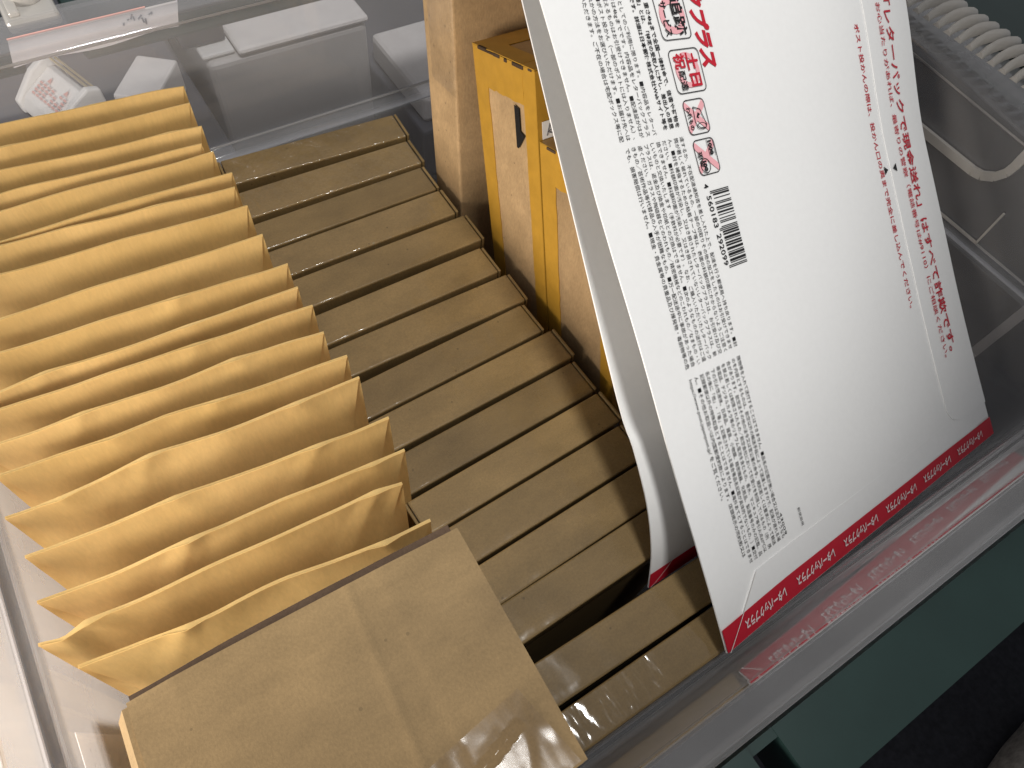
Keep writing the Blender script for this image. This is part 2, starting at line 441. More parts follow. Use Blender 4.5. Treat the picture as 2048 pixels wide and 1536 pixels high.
# ------------------------------------------------------------------ narrow kraft boxes in a row
BX = [(0.534, 1.083, -0.070, .073), (0.525, 1.001, -0.036, .073), (0.515, 0.924, -0.017, .069), (0.515, 0.849, -0.012, .070), (0.524, 0.768, -0.012, .071),
      (0.511, 0.688, 0.000, .067), (0.521, 0.612, -0.010, .068), (0.507, 0.539, 0.028, .067), (0.524, 0.470, 0.024, .066), (0.518, 0.397, 0.030, .067),
      (0.522, 0.330, 0.036, .063), (0.515, 0.258, 0.032, .066), (0.515, 0.191, 0.033, .064), (0.515, 0.127, 0.023, .062), (0.530, 0.027, -0.010, .062), (0.530, -0.0325, -0.004, .056)]
ORD = ['first', 'second', 'third', 'fourth', 'fifth', 'sixth', 'seventh', 'eighth', 'ninth', 'tenth', 'eleventh', 'twelfth', 'thirteenth', 'fourteenth', 'fifteenth', 'sixteenth', 'seventeenth', 'eighteenth', 'nineteenth']
for i, (xr, yn, sl, th) in enumerate(BX):
    ln = 0.373 * S
    ax = Vector((1, sl, 0)).normalized(); ay = Vector((-ax.y, ax.x, 0))
    ztop = random.uniform(-0.004, 0.003) if i not in (9, 10) else -0.002
    o = P(xr, yn, ztop) - ax * ln            # near left top corner
    o.z = Z0 + ztop * S
    hgt = o.z - 0.0085
    t = th * S - 0.0004
    extra = {0: ', first of the row, against the far clear wall', 13: ', just behind the black gap', 14: ', just in front of the black gap', 15: ', last of the row, against the near rim with shiny tape'}
    tb = thing('kraft_box', Vector(((o + ax * ln / 2).x, (o + ay * t / 2 + ax * ln / 2).y, 0.0085)),
               'narrow kraft box on edge' + extra.get(i, ', ' + ORD[i] + ' in the row from the far clear wall'), 'box', 'narrow kraft boxes standing in a row')
    # body: the top panel stops short of the two end flaps
    v, f = frame_box(o, ax, ay, EZ, 0.0022, ln - 0.0024, 0, t, -hgt, 0)
    mesh('body', v, f, M['kraft'], tb, bevel=0.0009, seg=2, smooth=False)
    for side in (0, 1):
        x0, x1 = ((ln - 0.0017, ln), (0, 0.0016))[side]
        dz = random.uniform(-0.0006, 0.0008)
        v, f = frame_box(o, ax, ay, EZ, x0, x1, 0.0004, t - 0.0004, -hgt + 0.001, dz)
        mesh('end_flap', v, f, M['kraft'], tb, bevel=0.0004, seg=1)
    # clear tape wrapped over the top and down the near side
    x0 = ln * 0.012; x1 = ln * 0.985
    if i == 15: x0, x1 = ln * 0.05, ln * 0.9
    rr = 0.0013
    prof = [(t * 0.96, 0.00016)] + [(t * q, 0.00016) for q in (0.75, 0.5, 0.25)] + [(rr - rr * math.sin(math.radians(a)), -rr + rr * math.cos(math.radians(a)) + 0.00016) for a in (0, 25, 50, 75)] + [(-0.0002, -0.004), (-0.0002, -0.012)]
    def tp(u, w, prof=prof, o=o, ax=ax, ay=ay, x0=x0, x1=x1, i=i):
        k = w * (len(prof) - 1); a = min(int(k), len(prof) - 2); q = k - a
        yy = prof[a][0] * (1 - q) + prof[a + 1][0] * q; zz = prof[a][1] * (1 - q) + prof[a + 1][1] * q
        x = x0 + (x1 - x0) * u
        amp = 0.00045 * max(0.0, noise.noise(Vector((x * 130 + i * 9, yy * 90, i * 3.1)))) + 0.0003 * max(0, noise.noise(Vector((x * 45, yy * 300, i * 7.7))))
        return o + ax * (x + 0.0012 * noise.noise(Vector((yy * 300, i * 5.0, u * 2)))) + ay * (yy - (amp if zz < -0.0002 else 0)) + EZ * (zz + amp)
    tpm = mesh('clear_tape', *grid(tp, 40, len(prof) - 1), M['film_wrinkled' if i < 2 else 'film_shiny' if i in (3, 15) else 'film'], tb, True)

# ------------------------------------------------------------------ padded mailers
TIP = [(.160, 1.211, -.132, 1.244), (.154, 1.164, -.146, 1.185), (.151, 1.097, -.156, 1.138), (.136, 1.056, -.169, 1.081), (.146, 1.029, -.177, 1.046), (.155, .971, -.190, .989),
       (.147, .938, -.192, .978), (.149, .889, -.205, .919), (.146, .821, -.223, .841), (.156, .749, -.236, .785), (.151, .701, -.249, .724), (.156, .660, -.256, .696), (.150, .609, -.267, .646),
       (.161, .556, -.277, .602), (.160, .516, -.289, .547), (.166, .440, -.281, .484), (.162, .388, -.282, .426), (.137, .347, -.293, .377), (.144, .286, -.264, .333)]
# kinks along the top edge: (position from the right tip 0..1, height in metres)
KINK = [[(.33, .0016)], [(.62, .0022)], [(.12, .002), (.84, .0026)], [(.86, .0024)], [(.83, .0022)], [(.3, .0008)], [(.28, .0018), (.84, .0024)], [(.8, .0022)], [(.83, .0018)], [(.36, .0026)], [(.34, .002), (.74, .003)],
        [(.36, .0026)], [(.28, .0040), (.72, .003)], [(.4, .002), (.7, .0018)], [(.2, .0032), (.62, .0034), (.86, .003)], [(.22, .0034), (.62, .0034)], [(.1, .003), (.62, .004)], [(.08, .004), (.88, .0045)], [(.15, .004), (.72, .0042)]]
WID = 0.47 * S
for i, (xr, yr, xl, yl) in enumerate(TIP):
    rt = P(xr, yr, 0.15); dl = (P(xl, yl, 0.15) - rt); dl.z = 0
    width = dl.length if i >= 14 else WID * random.uniform(0.94, 1.0)
    dl.normalize()
    seed = Vector((i * 13.7, i * 5.3, 0))
    lab_ = 'golden kraft padded mailer, ' + {0: 'rearmost of the row, by the far clear wall', 17: 'second from the big front carton', 18: 'nearest of the row, touching the big front carton'}.get(i, ORD[i] + ' of the row counted from the far wall')
    tm = thing('padded_mailer', Vector((rt.x, rt.y, 0.0085)) + dl * width / 2, lab_, 'mailer', 'padded mailers standing in a row')
    ny = Vector((dl.y, -dl.x, 0)); ny = ny if ny.y < 0 else -ny     # towards the near side
    hgt = rt.z - 0.009
    kk = [(c, h * 0.50) for c, h in KINK[i]]
    gap = (TIP[i][1] - TIP[i + 1][1]) * S if i < 18 else 0.05 * S
    half = min(0.0065, gap * 0.42)
    lean = random.uniform(-0.03, 0.05)
    def ridge(s):
        return sum(h * max(0, 1 - abs(s - c) / (0.10 if s < c else 0.16)) ** 1.25 for c, h in kk)
    def topz(s):
        e = 0.0012 * noise.noise(seed + Vector((s * 4, 0, 0))) + ridge(s) * 0.8
        return e - 0.0035 * sm((s - 0.55) / 0.45) * (0.4 if i < 14 else 1.0)
    ctl = sorted([(0.0, 0.0), (1.0, random.uniform(-.002, .002))] + [(c, h * random.choice((-1, 1)) * 0.6) for c, h in kk] + [((c + (kk[j + 1][0] if j + 1 < len(kk) else 1.0)) / 2, random.uniform(-.0011, .0011)) for j, (c, h) in enumerate(kk)])
    def poly_y(s, ctl=ctl):
        s = max(0.0, min(1.0, s))
        for (a0, b0), (a1, b1) in zip(ctl[:-1], ctl[1:]):
            if s <= a1:
                t = (s - a0) / max(1e-6, a1 - a0); return b0 + (b1 - b0) * (0.6 * t + 0.4 * sm(t))
        return ctl[-1][1]
    def mid(s, d):
        """centre line, d metres under the top edge, s from the right tip"""
        y = poly_y(s) * max(0.25, 1 - d / 0.08) + 0.0007 * noise.noise(seed + Vector((s * 5, 8.0, d * 18))) * sm(s / 0.12)
        p = rt + dl * (s * width) + ny * (y + lean * d)
        p.z = rt.z + topz(s) * max(0, 1 - d / 0.06) - d
        return p
    def crease(s, d):
        return sum(0.6 * h * max(0, 1 - abs(s - c - 0.5 * (d / width) * (1 if (j + i) % 2 else -1)) / (0.05 + d * 1.2)) * max(0, 1 - d / 0.05) for j, (c, h) in enumerate(kk))
    def thick(s, d):
        edge = sm(s / 0.10) * sm((1 - s) / 0.10)
        return 0.0006 + (half - 0.0006) * sm((d - 0.006) / 0.045) * (0.12 + 0.88 * edge)
    def wav(s, d):
        return 0.0006 * (0.5 - abs(noise.noise(seed + Vector((s * 6, 20, d * 30))))) * sm(d / 0.01)
    def front(u, w):
        d = hgt * w ** 1.8
        return mid(u, d) + ny * (thick(u, d) + crease(u, d) + wav(u, d))
    def backf(u, w):
        d = hgt * w ** 1.8
        return mid(u, d) - ny * thick(u, d) * 0.9
    mesh('body', *slab(front, backf, 60, 26), M['mailer'], tm, True)
    # folded flap with slanted ends on the near face
    FL = 0.046
    def fl(u, w, off):
        d = FL * w
        cut = 0.0004 + 0.24 * d
        s = (cut + (width - 2 * cut) * u) / width if w > 0 else u * 0.998 + 0.001
        dd = d
        lift = 0.0001 + 0.0011 * sm(w * 2) * (0.6 + 0.4 * math.sin(u * 9 + i))
        return mid(s, dd) + ny * (thick(s, dd) + crease(s, dd) + wav(s, dd) + lift + off) + EZ * (0.0004 * (1 - w))
    mesh('flap', *slab(lambda u, w: fl(u, w, 0.0003), lambda u, w: fl(u, w, 0.0), 90, 16), M['mailer'], tm, True)

# ------------------------------------------------------------------ big carton in front
tf = thing('front_carton', P(-0.03, 0.1, -0.585), 'large plain kraft carton at the near left, its top above the bin rim', 'carton')
ztop = 0.262
def fq(x, y, z): return P(x, y, z)
def prism(quad, z0, z1):
    return [P(x, y, z0) for x, y in quad] + [P(x, y, z1) for x, y in quad], [(3, 2, 1, 0), (4, 5, 6, 7), (0, 1, 5, 4), (1, 2, 6, 5), (2, 3, 7, 6), (3, 0, 4, 7)]
quad = [(-0.200, -0.028), (0.138, -0.030), (0.1445, 0.224), (-0.204, 0.236)]
mesh('body', *prism(quad, -0.58, ztop - 0.010), M['kraft_front'], tf, bevel=0.0012)
def topf(u, w):
    x0, x1 = -0.202 + 0.002 * w, 0.1375 + 0.008 * w
    y = -0.029 + w * (0.255 + 0.010 * (1 - u))
    z = ztop + 0.0045 * math.sin(math.pi * u) * sm(w) + 0.0015 * noise.noise(Vector((u * 3, w * 3, 0))) + 0.0005 * math.exp(-((u - 0.60 - 0.03 * w) / 0.014) ** 2) + 0.0004 * sm((u - 0.70) / 0.03)
    if w > 0.9 and u < 0.12: z -= 0.004 * (1 - u / 0.12)
    return P(x0 + (x1 - x0) * u, y, z)
mesh('top_panel', *slab(topf, lambda u, w: topf(u, w) - EZ * 0.0022, 90, 16), M['kraft_front'], tf, True)
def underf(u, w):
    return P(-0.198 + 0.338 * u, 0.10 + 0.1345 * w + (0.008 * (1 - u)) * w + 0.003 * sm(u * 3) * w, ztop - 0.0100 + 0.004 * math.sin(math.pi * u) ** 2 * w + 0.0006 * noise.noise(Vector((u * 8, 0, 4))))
mesh('tuck_panel', *slab(underf, lambda u, w: underf(u, w) - EZ * 0.0011, 30, 3), M['kraft_edge_gap'], tf)  # panel coloured dark to paint in the shade of the gap
def sidef(u, w): return P(-0.205 - 0.014 * w - 0.003 * math.sin(math.pi * u), -0.02 + 0.252 * u, ztop - 0.004 - 0.030 * w)
mesh('side_flap', *slab(sidef, lambda u, w: sidef(u, w) + EX * 0.0022, 6, 4), M['kraft_front'], tf)
def ctape(u, w):
    x = 0.132 - 0.20 * u - 0.02 * w; y = -0.027 + (0.085 - 0.03 * u) * w
    uu = (x + 0.202) / 0.34; ww = (y + 0.029) / 0.26
    a = 0.00025 * max(0, noise.noise(Vector((u * 9, w * 3 + u * 6, 2.2)))) + 0.0012 * max(0, 1 - abs(w - 0.75 + 0.5 * u) / 0.05) * (1 if 0.1 < u < 0.6 else 0)
    return topf(uu, ww) + EZ * (0.0003 + a)
mesh('clear_tape', *grid(ctape, 50, 30), M['film_carton'], tf, True)
# ------------------------------------------------------------------ leaning boxes on the right
def lean_frame(ax_deg, ay_deg):
    u = Vector((math.sin(math.radians(ax_deg)), math.sin(math.radians(ay_deg)), 0)); u.z = math.sqrt(1 - u.length_squared)
    w = Vector((0, -u.z, u.y)).normalized()        # towards the near side
    x = w.cross(u).normalized(); x = x if x.x > 0 else -x
    w = u.cross(x).normalized(); w = w if w.y < 0 else -w
    return x, w, u

# tall plain kraft carton
x, w, u = lean_frame(0, 7)
tk = thing('tall_carton', P(0.75, 0.85, -0.585), 'tall plain kraft carton leaning behind the ochre taped boxes', 'carton')
o = P(0.535, 0.990, 0.10)
mesh('body', *frame_box(o, x, w, u, 0, 0.13, 0, 0.100 * S, -0.66 * S, 0.55 * S), M['kraft_tall'], tk, bevel=0.0016, seg=3)
def tkt(a, b):
    return o + x * (-0.0003 - 0.0006 * max(0, noise.noise(Vector((a * 5, b * 40, 0))))) + w * (0.02 * S + 0.085 * S * a) + u * ((0.10 + 0.3 * b) * S)
mesh('clear_tape', *grid(tkt, 8, 30), M['film'], tk, True)

# two ochre taped boxes
def taped(o, x, w, u, dep, hgt, wid, label, arrow=False, paper=False):
    """o = far top corner of the face that looks left"""
    bl = o + u * (-hgt) + w * dep / 2 + x * wid / 2
    t = thing('taped_box', Vector((bl.x, bl.y, max(bl.z, 0.0085))), label, 'box', 'ochre taped boxes leaning on the right')
    mesh('body', *frame_box(o, x, w, u, 0, wid, 0, dep, -hgt, 0), M['kraft_tall'], t, bevel=0.0012, seg=2)
    e = 0.0005
    def strip(a0, a1, b0, b1, wob=1.0):
        # on the left-looking face: a along depth, b down
        def fn(p, q):
            b = b0 + (b1 - b0) * q; jig = 0.0007 * wob * noise.noise(Vector((b * 160, a0 * 900, 3)))
            a = a0 + (a1 - a0) * p
            if 0.001 < a0 and p == 0: a += jig
            if a1 < dep - 0.001 and p == 1: a += jig
            return o - x * e + w * a - u * b
        return slab(fn, lambda p, q: fn(p, q) + x * 0.0004, 1, 40)
    tw = 0.0125
    mesh('tape', *strip(-0.0004, tw, 0.0, hgt), M['tape'], t)
    mesh('tape', *strip(dep - tw * 0.85, dep + 0.0004, 0.0, hgt), M['tape'], t)
    def tops(p, q):
        a = tw + (dep - tw * 1.85) * p; return o - x * (e + 0.0001) + w * a - u * (0.0195 * q + 0.0012 * noise.noise(Vector((a * 300, 0, q))) * (q > .5))
    mesh('tape', *slab(tops, lambda p, q: tops(p, q) + x * 0.0004, 16, 3), M['tape'], t)
    # tape over the top face
    mesh('tape', *frame_box(o + u * 0.0006, x, w, u, -0.0006, wid, -0.0005, 0.017, -0.0004, 0), M['tape'], t)
    mesh('tape', *frame_box(o + u * 0.0006, x, w, u, -0.0006, wid, dep - 0.011, dep + 0.0006, -0.0004, 0.0001), M['tape'], t)
    mesh('tape', *frame_box(o + u * 0.0008, x, w, u, -0.0007, 0.011, 0.0172, dep - 0.0112, -0.0004, 0), M['tape'], t)
    # tape over the near face
    mesh('tape', *frame_box(o + w * (dep + 0.0005), x, w, u, -0.0005, wid, 0, 0.0004, -hgt * 0.9, 0.0), M['tape'], t)
    # worn corrugated edge
    cr = []
    for k in range(7):
        a0 = dep * (0.10 + 0.125 * k) + 0.005 * random.random(); L = 0.002 + 0.008 * random.random()
        hz_ = 0.0005 + 0.0009 * random.random()
        cr.append(frame_box(o + u * (0.0002 - 0.0008 * random.random()), x, w, u, -0.0010 - 0.0004 * random.random(), 0.0006, a0, a0 + L, -hz_, 0.0006))
    mesh('worn_edge', *join(cr), M['kraft_edge_gap'], t, bevel=0.0003, seg=1)
    if arrow:
        # black arrow printed on the face, part hidden by the tape
        c = dep - tw * 0.85 - 0.0055; ee = 0.0011
        def q(a, b): return o - x * ee + w * (c + a) - u * b
        V = [q(-.0035, .021), q(.0012, .0222), q(.0012, .034), q(.0052, .0355), q(-.0015, .044), q(-.0035, .044)]
        mesh('printed_arrow', V, [(0, 1, 2, 3, 4, 5)], M['black'], t)
    if paper:
        V = [o + w * (dep + 0.0014) + x * a - u * b for a, b in ((0.002, 0.034), (0.05, 0.034), (0.05, 0.025), (0.002, 0.025))]
        pp = mesh('paper_label', V, [(0, 1, 2, 3)], M['paper'], t, solid=0.0002)
        q = lambda a, b: o + w * (dep + 0.0018) + x * a - u * b
        mesh('label_marks', *stroke([q(.0045, .0325), q(.0065, .0265), q(.0082, .032), q(.005, .0305), q(.0095, .029)], 0.0003, w), M['pencil'], pp)
    return t
x, w, u = lean_frame(1.5, 19)
d1 = 0.176 * S
o1 = P(0.560, 0.893, 0.310)
taped(o1, x, w, u, d1, 0.82 * S, 0.075, 'taller ochre taped kraft box with black arrow, leaning beside the tall carton', True, True)
o2 = o1 + w * (d1 + 0.0022) - u * 0.104 * S + x * 0.0003
taped(o2, x, w, u, 0.185 * S, 0.70 * S, 0.075, 'lower ochre taped kraft box, half under the white postal envelopes')

# grey card and kraft paper beside them
tg = mesh('grey_card', *frame_box(P(0.607, 0.40, -0.585), EX, EY, EZ, 0, 0.0012, 0, 0.045, 0.0, 0.205), M['greycard'], origin=P(0.607, 0.40, -0.585))
tag(tg, 'plain grey card standing on edge beside the lower ochre taped box', 'card')
def kp(a, b):
    z = -0.58 + 0.60 * b; y = 0.475 - 0.145 * a + 0.018 * sm((b - 0.6) / 0.4) * (1 - a) + 0.004 * math.sin(b * 14) * (1 - a)
    return P(0.585 + 0.012 * math.sin(a * 3 + b * 4) + 0.02 * a * b, y, z)
tg = mesh('kraft_paper', *slab(kp, lambda a, b: kp(a, b) + EX * 0.0025, 8, 20), M['kraft'], None, True, origin=P(0.59, 0.42, -0.585))
tag(tg, 'folded kraft paper bag edge showing under the white postal envelope', 'paper bag')

# ------------------------------------------------------------------ white postal envelopes
def text_mesh(s, size, bold=0.0, shear=0.0, fit=None):
    c = bpy.data.curves.new('t', 'FONT'); c.body = s; c.size = size; c.resolution_u = 2; c.offset = bold; c.shear = shear
    o = bpy.data.objects.new('t', c); scene.collection.objects.link(o)
    me = bpy.data.meshes.new_from_object(o.evaluated_get(bpy.context.evaluated_depsgraph_get()))
    V = [(v.co.x, v.co.y) for v in me.vertices]; F = [tuple(p.vertices) for p in me.polygons]
    bpy.data.objects.remove(o); bpy.data.curves.remove(c); bpy.data.meshes.remove(me)
    if fit and V:
        x0 = min(v[0] for v in V); x1 = max(v[0] for v in V); k = fit / (x1 - x0)
        V = [((vx - x0) * k, vy) for vx, vy in V]
    return V, F

d = Vector((0.09802863, 0.80423487, 0.58617119)); e = Vector((0.97973998, 0.02537338, -0.19865993)); n = Vector((0.17464238, -0.59376971, 0.78545374))
A1 = P(0.41554, -0.03604, 0.021)
KP = 1.10
W_, L_ = 0.248, 0.340
def sag(u, v):
    g = sm((0.262 - v) / 0.09) * (0.45 + 0.55 * sm((v + 0.02) / 0.12))
    s = 0.0062 * max(0.0, u / W_) ** 1.3 * g
    s += 0.0022 * math.exp(-((v - 0.030) / 0.045) ** 2) * sm(u / 0.06) * (1 - 0.8 * u / W_)
    return s
def S1(u, v, off=0.0):
    w = 0.0006 * noise.noise(Vector((u * 14, v * 9, 1.0))) + 0.0003 * math.sin(v * 60) * sm((0.02 - u) / 0.02)
    return A1 + e * (u * KP) + d * (v * KP) + n * (off - (sag(u, v) - w) * KP)

# second envelope: profile of its left edge
PR = [Vector(q) for q in ((0.4000, 0.0940, -0.0360), (0.4091, 0.1252, 0.0324), (0.4207, 0.1734, 0.0899), (0.4347, 0.2392, 0.1337), (0.4475, 0.3033, 0.1618), (0.4860, 0.5206, 0.3293), (0.5123, 0.7074, 0.4931), (0.5374, 0.9156, 0.6893))]
PW = [P(*q) for q in PR]
CUM = [0.0]
for a, b in zip(PW[:-1], PW[1:]): CUM.append(CUM[-1] + (b - a).length)
def cat(p0, p1, p2, p3, t):
    return 0.5 * ((2 * p1) + (p2 - p0) * t + (2 * p0 - 5 * p1 + 4 * p2 - p3) * t * t + (3 * p1 - p0 - 3 * p2 + p3) * t ** 3)
def edge2(v):
    v = min(max(v, 0), CUM[-1] - 1e-6); k = max(i for i in range(len(CUM) - 1) if CUM[i] <= v)
    t = (v - CUM[k]) / (CUM[k + 1] - CUM[k]); g = lambda i: PW[max(0, min(len(PW) - 1, i))]
    return cat(g(k - 1), g(k), g(k + 1), g(k + 2), t)
e2 = Vector((0.985, 0.02, -0.165)).normalized()
def S2(u, v, off=0.0):
    p = edge2(v); t = (edge2(v + 0.004) - edge2(v - 0.004)).normalized(); nn = e2.cross(t).normalized()
    return p + e2 * u + nn * off

def envelope(Sf, LL, name, label, group):
    base = Sf(W_ / 2, 0)
    t = thing(name, Vector((base.x, base.y, base.z)), label, 'envelope', group)
    def th(u, v): return 0.0007 + 0.0028 * (sm(u / 0.03) * sm((W_ - u) / 0.03) * sm(v / 0.03) * sm((LL - v) / 0.03))
    mesh('body', *slab(lambda a, b: Sf(a * W_, b * LL), lambda a, b: Sf(a * W_, b * LL, -th(a * W_, b * LL)), 44, 60), M['paper'], t, True)
    return t
E1 = envelope(S1, L_, 'postal_envelope', 'large white card envelope with red strip and dense Japanese print, lying on top', 'white postal envelopes')
E2 = envelope(S2, min(L_, CUM[-1]), 'postal_envelope', 'white card envelope mostly hidden underneath the printed one, red strip in the gap', 'white postal envelopes')

def patch(Sf, u0, u1, v0, v1, off, nu=2, nv=2):
    return grid(lambda a, b: Sf(u0 + (u1 - u0) * a, v0 + (v1 - v0) * b, off), nu, nv)
# raised flaps of the top envelope
def flap_r(a, b):
    v = 0.020 + (L_ - 0.020) * b; r = 0.012
    ul = 0.2055 + (r * (1 - math.sqrt(max(0, 1 - ((r - (v - 0.020)) / r) ** 2))) if v - 0.020 < r else 0)
    return ul + (W_ - ul) * a, v
mesh('closure_flap', *slab(lambda a, b: S1(*flap_r(a, b), 0.0006), lambda a, b: S1(*flap_r(a, b), 0.0001), 8, 90), M['paper'], E1, True)
def flap_b(a, b):
    v = 0.0224 * b; ul = 0.0015 + 0.027 * b; ur = W_ - 0.002 - 0.030 * b
    return ul + (ur - ul) * a, v
mesh('bottom_flap', *slab(lambda a, b: S1(*flap_b(a, b), 0.00055 - 0.0004 * sm((a - .05) / .5) * b), lambda a, b: S1(*flap_b(a, b), 0.0001), 40, 6), M['paper'], E1, True)
mesh('red_strip', *patch(S1, 0.0, W_, 0.0002, 0.0105, 0.00075, 44, 4), M['red'], E1, True)
mesh('red_strip', *patch(S2, 0.0, W_, 0.0002, 0.0120, 0.00025, 30, 5), M['red'], E2, True)
# crease on the lower envelope
def cre(Sf, a, b, w, off):
    return grid(lambda p, q: Sf(a[0] + (b[0] - a[0]) * p + (q - .5) * w, a[1] + (b[1] - a[1]) * p, off), 10, 1)
mesh('flap_edge', *cre(S2, (0.001, 0.0), (0.034, 0.030), 0.0006, 0.0005), M['paper_side'], E2)
mesh('flap_edge', *cre(S1, (0.0012, 0.0), (0.0285, 0.0224), 0.0006, 0.00125), M['paper_side'], E1)

PRN = {}
CUR = ['small_print']
def put(key, V, F, u0, v0, off, mode='down'):
    """mode down: text runs towards the envelope's near end; flip: text turned by 180 degrees"""
    L = PRN.setdefault((CUR[0], key), ([], [])); b = len(L[0])
    for x, y in V:
        u, v = (u0 + y, v0 - x) if mode == 'down' else (u0 - x, v0 - y)
        L[0].append(S1(u, v, off))
    L[1].extend(tuple(i + b for i in f) for f in F)
mm = 0.001
def line(s, u, v0, v1, size, key='black', bold=0.0, off=0.00035, end_only=False, pitch=None, shear=0.0):
    V, F = text_mesh(s, size * mm, bold * mm, shear, None if end_only else (v0 - v1) * mm)
    if end_only:
        x1 = max(p[0] for p in V); x0 = min(p[0] for p in V); k = pitch * len(s) / ((x1 - x0) / mm)
        V = [((a - x0) * k, b) for a, b in V]; L = max(p[0] for p in V)
        put(key, V, F, u * mm, v1 * mm + L, off)
    else:
        put(key, V, F, u * mm, v0 * mm, off)
B2 = ['達するか、不在配達通知書を差し入れた上で、配達を行う郵便局へ持ち戻ります。■封',
      '筒が著しく破れているもの、一部の切取りその他の加工をしたものはお引受けできませ',
      'ん。■封を補強するための粘着テープ等は、表面の料額印面にかからないようご注意く',
      'ださい。■料額印面が汚染し、又はき損されたレターパックプラスは、お引受け及び交',
      '換できません。■料額印面が汚染し、又はき損されていないレターパックプラスは、新',
      'しいものと交換いたします（手数料が必要です）。なお、ご購入いただいたレターパック',
      'プラスは、返金及び換金や印紙との交換はできません。■次のようなものの送付はご遠',
      '慮ください。ガラスや陶磁器などのわれもの／精密機械などのこわれもの／なまもの・い',
      'きもの／芸術作品等代替品の入手が困難なもの。■万一配送途中に事故があった場合',
      'でも、損害賠償は行いません。■現金・貴金属等の貴重品及び爆発物・毒劇物等の危']
B3 = ['険物等を入れて送付することはできません。■品名の記載が無い場合又は次のようなも',
      'のを内容とするものは、航空以外の輸送手段によって送達しますので、配達が遅れる場',
      '合があります。航空法その他の法令又は官公署の命令、規則若しくは要求によって輸送',
      'を禁止若しくは制限されたもの／航空会社において引受けを制限しているもの（例　携',
      '帯電話、デジタルカメラ等のリチウム電池を含むもの。香水、マニキュア等引火点60℃以',
      '下の引火性液体。日用品、雑貨、小物類、精密機器、化粧品、製造番号のみの記載、品',
      '名の後に「他」・「等」と記載されている場合等品名記載が具体的でないもの。）■交付',
      '記録郵便以外の特殊取扱とすることはできません。■海外あてとすることはできませ',
      'ん。■その他お取扱いは内国郵便約款によります。店頭掲示の同約款又は',
      'https://www.post.japanpost.jp/ をご覧ください。']
B1 = ['えとしてのご利用に限ります。■内容品をレターパ', '重さは4kgまでです。内容品をレターパックプラス', '超えるものはお引受けできません。■配達証がはが', '。■ポスト投かん（一部のポストには入りません）、', 'れかの方法をお選びいただけます。■お届け先へは', 'といただきます。ご不在の場合は宅配ボックス等に配']
B1B = ['重さ4kgまで全国一律料金で、信書や荷物を', '信書」とは、「特定の受取人に対し、差出人の意思', 'です。詳細は日本郵便株式会社Webサイト等を']
for i, s in enumerate(B2): line(s, 51.6 - 3.45 * i, 204.6, 115.3, 2.6, bold=0.0)
for i, s in enumerate(B3):
    fin = 26.5 if i < 8 else (31.0 if i == 8 else 58.5)
    line(s, 51.4 - 3.45 * i, 111.0, fin, 2.6, bold=0.0)
for i, s in enumerate(B1): line(s, 37.3 - 3.66 * i, 0, 207.4, 2.6, bold=0.0, end_only=True, pitch=2.36)
for i, s in enumerate(B1B): line(s, 51.2 - 3.6 * i, 0, 208.4, 2.7, bold=0.04, end_only=True, pitch=2.36)
CUR[0] = 'printed_title'
line('レターパックプラス', 77.2, 0, 229.6, 10.2, key='red', bold=0.55, end_only=True, pitch=8.3, shear=0.25)
CUR[0] = 'printed_warning'
line('「レターパックで現金送れ」はすべて詐欺です。', 224.0, 250, 58.5, 8.0, key='red', bold=0.11, off=0.0011)
line('お心当たりがあれば、最寄りの警察（電話番号は#9110）にご相談ください。', 217.3, 249, 57, 4.6, key='red', bold=0.03, off=0.0011)
CUR[0] = 'printed_notice'
line('ポスト投かんの際は、投かん口の奥まで完全に差し込んでください。', 195.2, 240, 92, 4.5, key='red', bold=0.04)
def poly(key, pts, u0, v0, off=0.0004):
    put(key, [(a * mm, b * mm) for a, b in pts], [tuple(range(len(pts)))], u0 * mm, v0 * mm, off)
CUR[0] = 'fold_mark'
poly('black', [(-2.2, 3.6), (0, 0), (2.2, 3.6)][::-1], 207.3, 165.7, 0.0011)
CUR[0] = 'fold_triangle'
poly('black', [(-2.2, -3.6), (2.2, -3.6), (0, 0)], 203.2, 165.7)
# icons
def ringp(key, outer, inner, u0, v0, off=0.0004):
    k = len(outer); put(key, [(a * mm, b * mm) for a, b in outer + inner], [(i, (i + 1) % k, k + (i + 1) % k, k + i) for i in range(k)], u0 * mm, v0 * mm, off)
def rr2(w, h, r, seg=4):
    pts = []
    for cx, cy, a0 in ((w - r, h - r, 0), (r, h - r, 90), (r, r, 180), (w - r, r, 270)):
        pts += [(cx + r * math.cos(math.radians(a0 + 90 * i / seg)), cy + r * math.sin(math.radians(a0 + 90 * i / seg))) for i in range(seg + 1)]
    return pts
def circ(cx, cy, r, k=24): return [(cx + r * math.cos(2 * math.pi * i / k), cy + r * math.sin(2 * math.pi * i / k)) for i in range(k)]
def icon(u0, v0, w, h):
    o_ = rr2(w, h, 2.4); i_ = [(a * (w - .7) / w + .35, b * (h - .7) / h + .35) for a, b in o_]
    ringp('black', o_, i_, u0, v0, 0.0005)
def glyph(s, key, u0, v0, x, y, size, bold=0.1, fit=None, off=0.0006):
    V, F = text_mesh(s, size * mm, bold * mm, 0, fit * mm if fit else None)
    put(key, [(a + x * mm, b + y * mm) for a, b in V], F, u0 * mm, v0 * mm, off)
CUR[0] = 'tracking_icon'
icon(56.3, 261.0, 18.6, 17.8)
ringp('pink', circ(9.0, 9.2, 7.4), circ(9.0, 9.2, 4.6), 56.3, 261.0, 0.0004)
glyph('追跡', 'black', 56.3, 261.0, 1.6, 9.6, 7.4, 0.14, 15.4); glyph('サービス', 'black', 56.3, 261.0, 3.0, 2.9, 4.6, 0.12, 14.0)
CUR[0] = 'delivery_icon'
icon(57.0, 238.7, 17.8, 18.4)
